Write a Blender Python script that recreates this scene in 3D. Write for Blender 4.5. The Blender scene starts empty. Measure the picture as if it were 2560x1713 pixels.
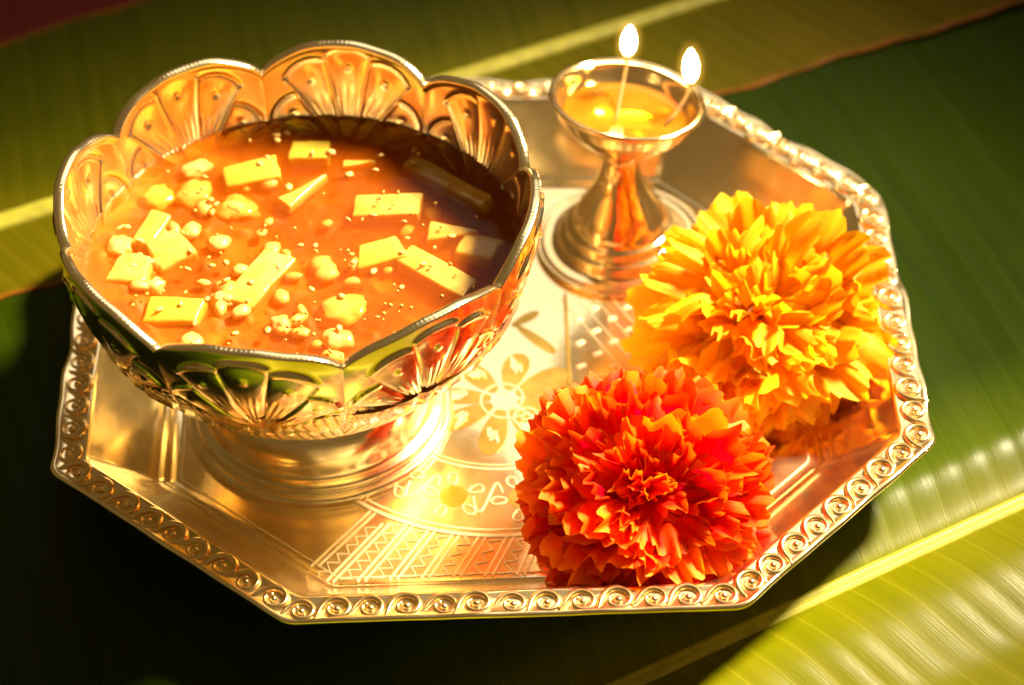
import bpy, math, random
import numpy as np
from mathutils import Vector, Matrix, Euler, noise as mnoise

# ------------------------------------------------------------------ camera, world, lamps, exposure
sc = bpy.context.scene
COL = sc.collection
CM = 0.01                                   # everything below is laid out in centimetres

cam_d = bpy.data.cameras.new('camera')
cam = bpy.data.objects.new('camera', cam_d)
COL.objects.link(cam)
_r = Vector((0.99940926, -0.02370801, -0.02488092))
_u = Vector((0.03436757, 0.68942909, 0.72353742))
_f = Vector((0.0, 0.72396509, -0.68983661))
M3 = Matrix((_r, _u, -_f)).transposed()
cam.matrix_world = Matrix.Translation(Vector((0.47703857, -65.50566287, 64.02014703)) * CM) @ M3.to_4x4()
cam_d.sensor_width = 36.0
cam_d.lens = 87.73
cam_d.clip_start = 0.01
cam_d.clip_end = 50.0
cam_d.dof.use_dof = True
cam_d.dof.focus_distance = 0.822
cam_d.dof.aperture_fstop = 7.0
sc.camera = cam

world = bpy.data.worlds.new('World')
sc.world = world
world.use_nodes = True
bg = world.node_tree.nodes['Background']
bg.inputs[0].default_value = (1.0, 0.62, 0.20, 1)
bg.inputs[1].default_value = 0.15


def area_light(name, loc, target, sx, sy, watts, color):
    d = bpy.data.lights.new(name, 'AREA')
    d.shape = 'RECTANGLE'
    d.size, d.size_y = sx, sy
    d.energy = watts
    d.color = color
    o = bpy.data.objects.new(name, d)
    COL.objects.link(o)
    o.location = loc
    o.rotation_euler = (Vector(target) - Vector(loc)).to_track_quat('-Z', 'Y').to_euler()
    return o


def polar(az, el, dist):
    a, e = math.radians(az), math.radians(el)
    return (dist * math.cos(e) * math.cos(a), dist * math.cos(e) * math.sin(a), dist * math.sin(e))


def spot_light(name, loc, target, half_deg, blend, radius, watts, color):
    d = bpy.data.lights.new(name, 'SPOT')
    d.spot_size = math.radians(2 * half_deg)
    d.spot_blend = blend
    d.shadow_soft_size = radius
    d.energy = watts
    d.color = color
    o = bpy.data.objects.new(name, d)
    COL.objects.link(o)
    o.location = loc
    o.rotation_euler = (Vector(target) - Vector(loc)).to_track_quat('-Z', 'Y').to_euler()
    return o


spot_light('shaded_key_lamp', polar(29, 48, 1.30), (-0.075, -0.10, 0), 12.2, 0.75, 0.12, 520.0, (1.0, 0.84, 0.54))
area_light('added_bounce_fill', (0.05, 0.52, 0.58), (0.0, -0.04, 0.0), 0.36, 0.42, 0.70, (1.0, 0.88, 0.70))  # unseen fill light added to give the tray floor its cream reflection

vs = sc.view_settings
vs.view_transform = 'Standard'
vs.look = 'None'
vs.exposure = 0.0
vs.gamma = 1.0
vs.use_curve_mapping = False
sc.cycles.use_denoising = True
sc.cycles.max_bounces = 14
sc.cycles.transparent_max_bounces = 16
sc.cycles.caustics_reflective = True
sc.cycles.blur_glossy = 1.0
sc.cycles.glossy_bounces = 12
sc.cycles.volume_bounces = 3
sc.cycles.caustics_refractive = False
sc.cycles.sample_clamp_indirect = 6.0

rnd = random.Random(7)

# ------------------------------------------------------------------ helpers


def mesh_np(name, verts, faces, mat, smooth=True, uv=None):
    v = np.asarray(verts, dtype=np.float32).reshape(-1, 3) * CM
    f = np.asarray(faces, dtype=np.int32)
    me = bpy.data.meshes.new(name)
    n, k = f.shape
    me.vertices.add(len(v))
    me.vertices.foreach_set('co', v.ravel())
    me.loops.add(n * k)
    me.loops.foreach_set('vertex_index', f.ravel())
    me.polygons.add(n)
    me.polygons.foreach_set('loop_start', np.arange(n, dtype=np.int32) * k)
    me.update(calc_edges=True)
    me.polygons.foreach_set('use_smooth', np.full(n, smooth))
    if uv is not None:
        lay = me.uv_layers.new(name='UVMap')
        lay.data.foreach_set('uv', np.asarray(uv, dtype=np.float32)[f.ravel()].ravel())
    if mat:
        me.materials.append(mat)
    me.validate()
    return me


def mesh_py(name, verts, faces, mat, smooth=True):
    me = bpy.data.meshes.new(name)
    me.from_pydata([(x * CM, y * CM, z * CM) for x, y, z in verts], [], faces)
    me.update()
    for p in me.polygons:
        p.use_smooth = smooth
    if mat:
        me.materials.append(mat)
    return me


def obj(name, me, parent=None, loc=None):
    o = bpy.data.objects.new(name, me)
    COL.objects.link(o)
    if parent:
        o.parent = parent
    if loc is not None:
        o.location = Vector(loc) * CM
    return o


def empty(name, loc):
    o = bpy.data.objects.new(name, None)
    COL.objects.link(o)
    o.empty_display_size = 0.02
    o.location = Vector(loc) * CM
    return o


def tag(o, label=None, cat=None, group=None, kind=None):
    if label: o['label'] = label
    if cat: o['category'] = cat
    if group: o['group'] = group
    if kind: o['kind'] = kind
    return o


def grid_faces(nu, nv, wrap=False, off=0):
    """quads of a grid whose vertex index is j*nu+i (i along u, may wrap)."""
    iu = np.arange(nu if wrap else nu - 1)
    jv = np.arange(nv - 1)
    I, J = np.meshgrid(iu, jv)
    I2 = (I + 1) % nu
    return np.stack([J * nu + I, J * nu + I2, (J + 1) * nu + I2, (J + 1) * nu + I], -1).reshape(-1, 4) + off


def lathe(profile, n=128, wob=0.0, center=(0, 0)):
    pr = np.array(profile, float)
    t = np.arange(n) / n * 2 * np.pi
    rr = pr[:, 0][:, None] * (1 + wob * np.sin(3 * t + 1)[None, :])
    x = center[0] + rr * np.cos(t)
    y = center[1] + rr * np.sin(t)
    z = np.repeat(pr[:, 1][:, None], n, 1)
    return np.stack([x, y, z], -1).reshape(-1, 3), grid_faces(n, len(pr), True)


def smooth_profile(pts, sub=6):
    """Catmull-Rom through the points."""
    p = np.array(pts, float)
    q = np.vstack([2 * p[0] - p[1], p, 2 * p[-1] - p[-2]])
    out = []
    for i in range(1, len(q) - 2):
        for k in range(sub):
            t = k / sub
            a, b, c, d = q[i - 1], q[i], q[i + 1], q[i + 2]
            out.append(0.5 * (2 * b + (c - a) * t + (2 * a - 5 * b + 4 * c - d) * t * t + (3 * b - a - 3 * c + d) * t ** 3))
    out.append(p[-1])
    return np.array(out)


def tube(path, radii, sides=8, flat=1.0, cap=True):
    """tube along a path (flat squeezes it vertically)"""
    P = [Vector(p) for p in path]
    V, F = [], []
    n = len(P)
    for i, p in enumerate(P):
        t = (P[min(i + 1, n - 1)] - P[max(i - 1, 0)]).normalized()
        a = t.cross(Vector((0, 0, 1)))
        if a.length < 1e-4: a = Vector((1, 0, 0))
        a.normalize()
        b = t.cross(a).normalized()
        r = radii[i] if hasattr(radii, '__len__') else radii
        for k in range(sides):
            w = 2 * math.pi * k / sides
            q = p + a * (r * math.cos(w)) + b * (r * flat * math.sin(w))
            V.append(tuple(q))
    for i in range(n - 1):
        for k in range(sides):
            k2 = (k + 1) % sides
            F.append((i * sides + k, i * sides + k2, (i + 1) * sides + k2, (i + 1) * sides + k))
    if cap:
        F.append(tuple(range(sides))[::-1])
        F.append(tuple(range((n - 1) * sides, n * sides)))
    return V, F


def smoothstep(a, b, x):
    t = np.clip((x - a) / (b - a), 0, 1)
    return t * t * (3 - 2 * t)


# ------------------------------------------------------------------ materials
class NT:
    def __init__(s, name):
        s.m = bpy.data.materials.new(name)
        s.m.use_nodes = True
        s.t = s.m.node_tree
        s.b = s.t.nodes['Principled BSDF']
        s.out = s.t.nodes['Material Output']

    def n(s, typ, **kw):
        x = s.t.nodes.new(typ)
        for k, v in kw.items():
            setattr(x, k, v)
        return x

    def l(s, a, b):
        s.t.links.new(a, b)

    def noise(s, scale, detail=4, rough=0.55, coord='Object', vec=None):
        x = s.n('ShaderNodeTexNoise')
        x.inputs['Scale'].default_value = scale
        x.inputs['Detail'].default_value = detail
        x.inputs['Roughness'].default_value = rough
        if vec is None:
            c = s.n('ShaderNodeTexCoord')
            vec = c.outputs[coord]
        s.l(vec, x.inputs['Vector'])
        return x

    def ramp(s, fac, stops):
        x = s.n('ShaderNodeValToRGB')
        el = x.color_ramp.elements
        while len(el) < len(stops): el.new(0.5)
        for e, (p, c) in zip(el, stops):
            e.position = p
            e.color = (*c, 1) if len(c) == 3 else c
        s.l(fac, x.inputs[0])
        return x

    def maprange(s, v, a, b, c, d):
        x = s.n('ShaderNodeMapRange')
        for i, q in enumerate((a, b, c, d)): x.inputs[i + 1].default_value = q
        s.l(v, x.inputs[0])
        return x.outputs[0]

    def bump(s, h, strength=0.2, dist=0.001):
        x = s.n('ShaderNodeBump')
        x.inputs['Strength'].default_value = strength
        x.inputs['Distance'].default_value = dist
        s.l(h, x.inputs['Height'])
        s.l(x.outputs[0], s.b.inputs['Normal'])
        return x

    def set(s, **kw):
        for k, v in kw.items():
            i = s.b.inputs[k.replace('_', ' ')]
            i.default_value = (*v, 1) if isinstance(v, tuple) and len(v) == 3 else v


def metal(name, c1, c2, r0, r1, bump=0.05, bscale=900, bdist=0.0002, satin=0.0):
    w = NT(name)
    w.set(Metallic=1.0)
    a = w.noise(35, 5)
    r = w.ramp(a.outputs[0], [(0.35, c1), (0.68, c2)])
    w.l(r.outputs[0], w.b.inputs['Base Color'])
    q = w.noise(140, 6, 0.65)
    w.l(w.maprange(q.outputs[0], 0.3, 0.7, r0, r1), w.b.inputs['Roughness'])
    h = w.noise(bscale, 3, 0.6)
    bn = w.bump(h.outputs[0], bump, bdist)
    if satin:                                            # softly brushed second lobe
        g = w.n('ShaderNodeBsdfAnisotropic')
        g.inputs['Roughness'].default_value = 0.46
        w.l(r.outputs[0], g.inputs['Color'])
        w.l(bn.outputs[0], g.inputs['Normal'])
        mx = w.n('ShaderNodeMixShader')
        mx.inputs[0].default_value = satin
        w.l(w.b.outputs[0], mx.inputs[1]); w.l(g.outputs[0], mx.inputs[2]); w.l(mx.outputs[0], w.out.inputs[0])
    return w.m


M_TRAY = metal('tray_plated_metal', (0.95, 0.78, 0.46), (0.97, 0.82, 0.52), 0.10, 0.20, 0.06, 220, 0.0004, 0.08)
M_LIP = metal('tray_lip_metal', (0.92, 0.66, 0.30), (0.95, 0.76, 0.44), 0.12, 0.24, 0.12, 300, 0.0004, 0.08)
M_BOWL = metal('bowl_silver_metal', (0.95, 0.79, 0.48), (0.97, 0.84, 0.56), 0.10, 0.20, 0.06, 500, 0.0002, 0.05)
M_BRASS = metal('lamp_brass_metal', (0.93, 0.68, 0.34), (0.95, 0.76, 0.46), 0.05, 0.11, 0.03, 400, 0.0002, 0.05)
M_ENGR = metal('bright_cut_metal', (0.97, 0.84, 0.58), (0.98, 0.88, 0.66), 0.18, 0.28, 0.1, 600, 0.0002, 0.65)
M_MATT = metal('matt_etched_metal', (0.50, 0.32, 0.06), (0.58, 0.38, 0.09), 0.28, 0.40, 0.15, 1500)


def petal_mat(name, base_c, edge_c, deep_c):
    w = NT(name)
    uv = w.n('ShaderNodeUVMap')
    sep = w.n('ShaderNodeSeparateXYZ')
    w.l(uv.outputs[0], sep.inputs[0])
    r = w.ramp(sep.outputs[1], [(0.0, deep_c), (0.45, base_c), (0.86, base_c), (1.0, edge_c)])
    info = w.n('ShaderNodeObjectInfo')
    hs = w.n('ShaderNodeHueSaturation')
    w.l(r.outputs[0], hs.inputs['Color'])
    w.l(w.maprange(info.outputs['Random'], 0, 1, 0.482, 0.514), hs.inputs['Hue'])
    w.l(w.maprange(info.outputs['Random'], 0, 1, 0.72, 1.12), hs.inputs['Value'])
    # fine lengthwise veins
    mp = w.n('ShaderNodeMapping')
    mp.inputs['Scale'].default_value = (26, 1.5, 1)
    w.l(uv.outputs[0], mp.inputs[0])
    vn = w.noise(1.0, 3, 0.6, vec=mp.outputs[0])
    w.bump(vn.outputs[0], 0.35, 0.0006)
    w.l(hs.outputs[0], w.b.inputs['Base Color'])
    w.set(Roughness=0.55)
    w.b.inputs['Specular IOR Level'].default_value = 0.25
    tr = w.n('ShaderNodeBsdfTranslucent')
    w.l(hs.outputs[0], tr.inputs[0])
    mx = w.n('ShaderNodeMixShader')
    mx.inputs[0].default_value = 0.48
    w.l(w.b.outputs[0], mx.inputs[1])
    w.l(tr.outputs[0], mx.inputs[2])
    w.l(mx.outputs[0], w.out.inputs[0])
    return w.m


M_ORANGE = petal_mat('orange_petal', (1.0, 0.065, 0.001), (1.0, 0.22, 0.003), (0.95, 0.025, 0.001))
M_YELLOW = petal_mat('yellow_petal', (1.0, 0.48, 0.004), (1.0, 0.60, 0.010), (1.0, 0.28, 0.003))


def simple(name, col, rough=0.5, **kw):
    w = NT(name)
    a = w.noise(220, 4)
    d = tuple(c * 0.72 for c in col)
    r = w.ramp(a.outputs[0], [(0.35, d), (0.65, col)])
    w.l(r.outputs[0], w.b.inputs['Base Color'])
    w.set(Roughness=rough, **kw)
    return w


M_CALYX = simple('green_calyx', (0.10, 0.16, 0.03), 0.6).m
M_CENTRE = simple('marigold_centre', (0.30, 0.10, 0.01), 0.7).m


def leaf_mat(name, c_dark, c_light, c_edge, near_far):
    w = NT(name)
    uv = w.n('ShaderNodeUVMap')
    sep = w.n('ShaderNodeSeparateXYZ')
    w.l(uv.outputs[0], sep.inputs[0])
    mp = w.n('ShaderNodeMapping')
    mp.inputs['Scale'].default_value = (1.0, 0.03, 1)
    w.l(uv.outputs[0], mp.inputs[0])
    nz = w.noise(1.4, 4, 0.6, vec=mp.outputs[0])          # streaks along the side veins
    big = w.noise(9, 3)
    add = w.n('ShaderNodeMath', operation='ADD')
    w.l(nz.outputs[0], add.inputs[0]); w.l(big.outputs[0], add.inputs[1])
    r = w.ramp(w.maprange(add.outputs[0], 0.6, 1.4, 0, 1), [(0.2, c_dark), (0.85, c_light)])
    # thin pale side veins
    wv = w.n('ShaderNodeMath', operation='FRACT')
    w.l(sep.outputs[0], wv.inputs[0])
    pale = w.ramp(wv.outputs[0], [(0.0, (1, 1, 1)), (0.06, (0, 0, 0)), (0.94, (0, 0, 0)), (1.0, (1, 1, 1))])
    mx = w.n('ShaderNodeMix', data_type='RGBA')
    fm = w.n('ShaderNodeMath', operation='MULTIPLY'); fm.inputs[1].default_value = 0.18
    w.l(pale.outputs[0], fm.inputs[0]); w.l(fm.outputs[0], mx.inputs[0])
    w.l(r.outputs[0], mx.inputs[6]); mx.inputs[7].default_value = (*[min(1, c * 1.9 + 0.02) for c in c_light], 1)
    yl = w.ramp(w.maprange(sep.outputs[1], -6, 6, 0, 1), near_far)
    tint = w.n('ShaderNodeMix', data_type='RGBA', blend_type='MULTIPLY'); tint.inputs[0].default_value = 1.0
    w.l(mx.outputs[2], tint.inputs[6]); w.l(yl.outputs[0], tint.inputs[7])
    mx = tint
    # small brown flecks
    fl = w.noise(55, 2, 0.5)
    fr = w.ramp(fl.outputs[0], [(0.76, (0, 0, 0)), (0.80, (1, 1, 1))])
    mx2 = w.n('ShaderNodeMix', data_type='RGBA')
    w.l(fr.outputs[0], mx2.inputs[0]); w.l(mx.outputs[2], mx2.inputs[6]); mx2.inputs[7].default_value = (0.10, 0.05, 0.01, 1)
    # dry edge (attribute carried on the mesh)
    at = w.n('ShaderNodeAttribute', attribute_name='edge')
    mx3 = w.n('ShaderNodeMix', data_type='RGBA')
    w.l(at.outputs['Fac'], mx3.inputs[0]); w.l(mx2.outputs[2], mx3.inputs[6]); mx3.inputs[7].default_value = (*c_edge, 1)
    w.l(mx3.outputs[2], w.b.inputs['Base Color'])
    mp2 = w.n('ShaderNodeMapping'); mp2.inputs['Scale'].default_value = (6.0, 0.05, 1)
    w.l(uv.outputs[0], mp2.inputs[0])
    fine = w.noise(3.0, 3, 0.6, vec=mp2.outputs[0])
    w.bump(fine.outputs[0], 0.12, 0.0006)
    w.l(w.maprange(nz.outputs[0], 0.3, 0.7, 0.24, 0.34), w.b.inputs['Roughness'])
    w.b.inputs['Specular IOR Level'].default_value = 0.11
    tr = w.n('ShaderNodeBsdfTranslucent')
    w.l(mx3.outputs[2], tr.inputs[0])
    ms = w.n('ShaderNodeMixShader'); ms.inputs[0].default_value = 0.15
    w.l(w.b.outputs[0], ms.inputs[1]); w.l(tr.outputs[0], ms.inputs[2]); w.l(ms.outputs[0], w.out.inputs[0])
    return w.m


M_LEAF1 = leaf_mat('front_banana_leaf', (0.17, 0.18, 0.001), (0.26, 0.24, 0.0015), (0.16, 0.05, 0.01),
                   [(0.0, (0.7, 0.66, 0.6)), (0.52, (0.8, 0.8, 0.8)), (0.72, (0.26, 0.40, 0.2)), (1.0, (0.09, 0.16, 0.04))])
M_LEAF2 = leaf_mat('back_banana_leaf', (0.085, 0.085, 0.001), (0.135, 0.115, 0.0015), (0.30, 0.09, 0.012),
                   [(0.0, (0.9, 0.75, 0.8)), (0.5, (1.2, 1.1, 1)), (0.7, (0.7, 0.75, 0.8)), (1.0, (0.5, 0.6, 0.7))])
M_RIB = simple('banana_midrib', (0.50, 0.46, 0.05), 0.38).m

# ------------------------------------------------------------------ table and banana leaves
w = NT('red_cloth')
cl = w.noise(900, 2)
rr = w.ramp(cl.outputs[0], [(0.3, (0.10, 0.004, 0.004)), (0.7, (0.20, 0.010, 0.008))])
w.l(rr.outputs[0], w.b.inputs['Base Color'])
w.set(Roughness=0.9)
w.bump(cl.outputs[0], 0.4, 0.001)
n = 60
gx, gy = np.meshgrid(np.linspace(-90, 90, n), np.linspace(-70, 110, n))
gz = -1.55 + 0.12 * np.sin(gx * 0.35 + gy * 0.11) * np.sin(gy * 0.27)
tag(obj('table', mesh_np('table', np.stack([gx, gy, gz], -1), grid_faces(n, n), w.m)),
    'dark red cloth covered table top beneath the banana leaves', None, None, 'structure')


def banana_leaf(name, origin, ang, umin, umax, vmin_f, vmax_f, height_f, mat, label, vein=1.15, nu=420, nv=200,
                rib_r=0.36, pleat=0.026, rib_lift=0.0, rib_w=1.0, edge_w=0.35, seed=0.0):
    a = math.radians(ang)
    ex, ey = np.array([math.cos(a), math.sin(a)]), np.array([-math.sin(a), math.cos(a)])
    root = empty(name, (origin[0], origin[1], 0))
    tag(root, label, 'leaf')
    U = np.linspace(umin, umax, nu)
    T = np.linspace(0, 1, nv)
    uu, tt = np.meshgrid(U, T)
    v0, v1 = vmin_f(uu), vmax_f(uu)
    vv = v0 + (v1 - v0) * tt
    s = uu - 0.27 * np.abs(vv) + 0.010 * vv * np.abs(vv) * 0.3
    zz = height_f(uu, vv)
    fade = smoothstep(0.3, 2.0, np.abs(vv))
    irregular = 1 + 0.5 * np.sin(s * 0.9 + seed) * np.sin(s * 0.37 + 2 + seed)
    zz = zz + pleat * fade * irregular * np.abs(np.sin(np.pi * s / vein)) ** 0.7
    X = origin[0] + uu * ex[0] + vv * ey[0]
    Y = origin[1] + uu * ex[1] + vv * ey[1]
    top = np.stack([X - origin[0], Y - origin[1], zz], -1).reshape(-1, 3)
    low = top - np.array([0, 0, 0.045])
    N = nu * nv
    F = np.vstack([grid_faces(nu, nv), grid_faces(nu, nv, off=N)[:, ::-1]])
    # side strips close the sheet
    per = np.concatenate([np.arange(nu), np.arange(1, nv) * nu + nu - 1, (nv - 1) * nu + np.arange(nu - 2, -1, -1), np.arange(nv - 2, 0, -1) * nu])
    nx = np.roll(per, -1)
    F = np.vstack([F, np.stack([per, per + N, nx + N, nx], 1)])
    uv = np.stack([s / vein, vv], -1).reshape(-1, 2)
    me = mesh_np('blade', np.vstack([top, low]), F, mat, uv=np.vstack([uv, uv]))
    at = me.attributes.new('edge', 'FLOAT', 'POINT')
    wob = 0.5 + 0.5 * np.sin(uu * 1.7) * np.sin(uu * 0.53 + 1)
    e = np.maximum(1 - smoothstep(0, edge_w * (0.5 + wob), vv - v0), 1 - smoothstep(0, edge_w * (0.5 + wob), v1 - vv)).ravel()
    at.data.foreach_set('value', np.concatenate([e, e]).astype(np.float32))
    obj('blade', me, root)
    # midrib: a low, grooved ridge
    m = 17
    W = np.linspace(-1, 1, m)
    uu, ww = np.meshgrid(U, W)
    rr = rib_r * (1 - 0.30 * (uu - umin) / (umax - umin))
    vv = ww * rr * rib_w
    prof = np.sqrt(np.clip(1 - ww ** 2, 0, 1)) * 0.55 - 0.10 * np.exp(-(ww / 0.25) ** 2) + 0.03 * np.cos(ww * 14)
    zz = height_f(uu, vv * 0) + rib_lift + rr * prof - 0.03
    X = uu * ex[0] + vv * ey[0]
    Y = uu * ex[1] + vv * ey[1]
    rb = np.stack([X, Y, zz], -1).reshape(-1, 3)
    uv = np.stack([ww * 2, uu], -1).reshape(-1, 2)
    obj('midrib', mesh_np('midrib', rb, grid_faces(nu, m)[:, ::-1][:, [0, 1, 2, 3]], M_RIB, uv=uv), root)
    return root


def h_front(u, v):
    # channel at the midrib, rises to a flat bed under the tray; near half arches over and down
    up = -0.75 + 0.62 * smoothstep(0.2, 2.6, v)
    dn = -0.75 + 0.22 * smoothstep(-0.2, 1.6, -v) - 0.62 * smoothstep(1.7, 5.2, -v) - 0.1 * smoothstep(7, 20, -v)
    return np.where(v >= 0, up, dn) + 0.02 * np.sin(u * 0.31 + v * 0.2) * smoothstep(9, 16, np.abs(v) * 0 + np.abs(u - 12))


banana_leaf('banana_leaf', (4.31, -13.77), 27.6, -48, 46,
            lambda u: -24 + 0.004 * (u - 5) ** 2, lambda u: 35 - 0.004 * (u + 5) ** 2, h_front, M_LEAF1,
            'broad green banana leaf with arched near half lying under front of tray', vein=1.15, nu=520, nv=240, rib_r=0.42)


def h_back(u, v):
    return -0.06 + 0.10 * smoothstep(2, 9, v) + 0.25 * smoothstep(12, 24, u) * smoothstep(0, 8, -v)


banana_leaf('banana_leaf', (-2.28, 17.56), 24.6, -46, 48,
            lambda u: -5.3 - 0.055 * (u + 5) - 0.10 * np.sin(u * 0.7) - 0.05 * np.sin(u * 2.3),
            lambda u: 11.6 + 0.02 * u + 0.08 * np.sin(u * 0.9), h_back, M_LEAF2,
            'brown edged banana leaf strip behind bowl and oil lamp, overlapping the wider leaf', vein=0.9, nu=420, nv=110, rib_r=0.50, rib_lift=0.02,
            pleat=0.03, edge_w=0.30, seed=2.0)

# ------------------------------------------------------------------ the tray
CORN = [(-7.14, -13.71), (7.63, -13.75), (14.87, -6.64), (14.70, 6.50), (7.98, 13.75), (-7.25, 14.75), (-15.55, 6.8), (-15.40, -6.69)]
CN = [Vector(c) for c in CORN]


def inset_corners(d):
    L = []
    for i in range(8):
        a, b = CN[i], CN[(i + 1) % 8]
        t = (b - a).normalized()
        nrm = Vector((-t.y, t.x))
        L.append((a + nrm * d, t))
    out = []
    for i in range(8):
        p, t = L[i - 1]
        q, s = L[i]
        den = t.x * s.y - t.y * s.x
        k = ((q.x - p.x) * s.y - (q.y - p.y) * s.x) / den
        out.append(p + t * k)
    return out


def ring(d, rad, nS=30, nC=9):
    c = inset_corners(d)
    pts = []
    arcs = []
    for i in range(8):
        p0, p1, p2 = c[i - 1], c[i], c[(i + 1) % 8]
        a = (p0 - p1).normalized(); b = (p2 - p1).normalized()
        half = math.acos(max(-1, min(1, a.dot(b)))) / 2
        tl = rad / math.tan(half)
        bis = (a + b).normalized()
        cen = p1 + bis * (rad / math.sin(half))
        s = p1 + a * tl - cen
        e = p1 + b * tl - cen
        a0 = math.atan2(s.y, s.x); a1 = math.atan2(e.y, e.x)
        da = (a1 - a0 + math.pi) % (2 * math.pi) - math.pi
        arcs.append([cen + Vector((math.cos(a0 + da * k / (nC - 1)), math.sin(a0 + da * k / (nC - 1)))) * rad for k in range(nC)])
    for i in range(8):
        pts += arcs[i]
        s, e = arcs[i][-1], arcs[(i + 1) % 8][0]
        pts += [s + (e - s) * (k / nS) for k in range(1, nS)]
    return np.array([(p.x, p.y) for p in pts])


def lip_wave(xy):
    th = np.arctan2(xy[:, 1], xy[:, 0])
    return 0.05 * np.sin(th * 23 + 1) + 0.04 * np.sin(th * 41) + 0.05 * np.sin(th * 11 + 2)


ZB = 0.06       # inside floor of the tray
PROFILE = [      # inset, height, corner radius, lip wobble
    (0.10, 2.42, 0.9, 1.0), (0.00, 2.52, 0.9, 1.0), (0.03, 2.62, 0.9, 1.0), (0.10, 2.66, 0.9, 1.0), (0.18, 2.63, 0.9, 1.0), (0.30, 2.58, 0.9, .8),
    (0.60, 2.55, 0.85, .5), (0.95, 2.55, 0.8, .3), (1.05, 2.58, 0.8, .2), (1.15, 2.56, 0.8, .1), (1.25, 2.46, 0.8, 0), (1.40, 2.30, 0.8, 0),
    (1.80, 1.92, 0.7, 0), (2.30, 1.42, 0.65, 0), (2.80, 0.92, 0.6, 0), (3.10, 0.62, 0.55, 0), (3.24, 0.45, 0.5, 0), (3.34, 0.34, 0.5, 0), (3.44, 0.33, 0.5, 0),
    (3.52, 0.29, 0.5, 0), (3.62, 0.14, 0.45, 0), (3.74, ZB + .01, 0.4, 0), (3.95, ZB, 0.4, 0), (4.6, ZB, 0.4, 0), (6.0, ZB, 0.4, 0), (8.5, ZB, 0.4, 0)]


def tray_z(x, y):
    d = min(((Vector((x, y)) - CN[i]).dot(Vector((-(CN[(i + 1) % 8] - CN[i]).normalized().y, (CN[(i + 1) % 8] - CN[i]).normalized().x)))) for i in range(8))
    return float(np.interp(d, [p[0] for p in PROFILE[2:]], [p[1] for p in PROFILE[2:]]))


tray = empty('serving_tray', (0, 0, 0))
tag(tray, 'octagonal gold toned metal tray with embossed scroll rim, carrying bowl, lamp and flowers', 'tray')
rows = []
for d, z, r, wv in PROFILE:
    xy = ring(d, r)
    lw = lip_wave(xy)
    k = 1 + (lw * wv * 0.045)[:, None]
    dent = 0.02 * np.sin(xy[:, 0] * 0.9 + xy[:, 1] * 0.5) if 1.2 < d < 3.3 else 0
    rows.append(np.column_stack([xy * k, np.full(len(xy), z) + lw * wv * 0.9 + dent]))
nr = len(rows[0])
V = list(np.vstack(rows))
F = [tuple(f) for f in grid_faces(nr, len(rows), True)]
# floor
base = len(V) - nr
V.append(np.array([0, 0, ZB]))
ci = len(V) - 1
for i in range(nr):
    F.append((base + i, base + (i + 1) % nr, ci))
# underside
under = [(0.10, 2.42), (1.3, 2.30), (3.25, 0.25), (3.6, -0.02), (4.2, -0.03), (8.0, -0.03)]
o0 = len(V)
for d, z in under:
    xy = ring(d, 0.6)
    V += list(np.column_stack([xy, np.full(nr, z)]))
for f in grid_faces(nr, len(under), True, o0):
    F.append(tuple(f[::-1]))
V.append(np.array([0, 0, -0.03]))
for i in range(nr):
    F.append((o0 + 5 * nr + (i + 1) % nr, o0 + 5 * nr + i, len(V) - 1))
obj('pan', mesh_py('pan', [tuple(map(float, v)) for v in V], F, M_TRAY), tray)

# scroll embossing on the lip: one piece per scroll
ctrl = [(-0.66, -0.46, .04), (-0.52, -0.22, .075), (-0.40, 0.10, .105), (-0.18, 0.36, .125), (0.12, 0.42, .125), (0.38, 0.24, .11), (0.44, -0.06, .095), (0.28, -0.30, .085),
        (0.02, -0.34, .075), (-0.18, -0.18, .065), (-0.19, 0.04, .06), (-0.04, 0.16, .05)]
cs = smooth_profile([c[:2] for c in ctrl], 3)
cr = np.interp(np.arange(len(cs)) / 3, np.arange(len(ctrl)), [c[2] for c in ctrl])
sv, sf = tube([(p[0], p[1], 0.015) for p in cs], list(cr), 8, 1.0)
off = len(sv)
nb = 10
for j in range(5):
    ph = j / 4 * math.pi / 2
    for i in range(nb):
        a = 2 * math.pi * i / nb
        sv.append((0.08 + 0.13 * math.cos(ph) * math.cos(a), -0.03 + 0.13 * math.cos(ph) * math.sin(a), 0.12 * math.sin(ph)))
for j in range(4):
    for i in range(nb):
        sf.append((off + j * nb + i, off + j * nb + (i + 1) % nb, off + (j + 1) * nb + (i + 1) % nb, off + (j + 1) * nb + i))
scroll_me = mesh_py('scroll', sv, sf, M_LIP)
cl = ring(0.58, 0.85)
seg = np.roll(cl, -1, 0) - cl
sl = np.hypot(seg[:, 0], seg[:, 1])
cum = np.concatenate([[0], np.cumsum(sl)])
NS = 84
for k in range(NS):
    s = (k + 0.5 + rnd.uniform(-.05, .05)) / NS * cum[-1]
    i = int(np.searchsorted(cum, s) - 1)
    f = (s - cum[i]) / sl[i]
    p = cl[i] + seg[i] * f
    t = seg[i] / sl[i]
    z = 2.56 + float(lip_wave(p[None, :])[0]) * 0.5
    o = obj('scroll', scroll_me, tray, (p[0], p[1], z))
    big = 0.98 if k % 2 == 0 else 1.06
    o.rotation_euler = (0, 0, math.atan2(t[1], t[0]) + (0.10 if k % 2 else -0.10) + rnd.uniform(-.08, .08))
    o.scale = (big * rnd.uniform(.95, 1.05), big * rnd.uniform(.9, 1.0), rnd.uniform(0.85, 1.15))


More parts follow.
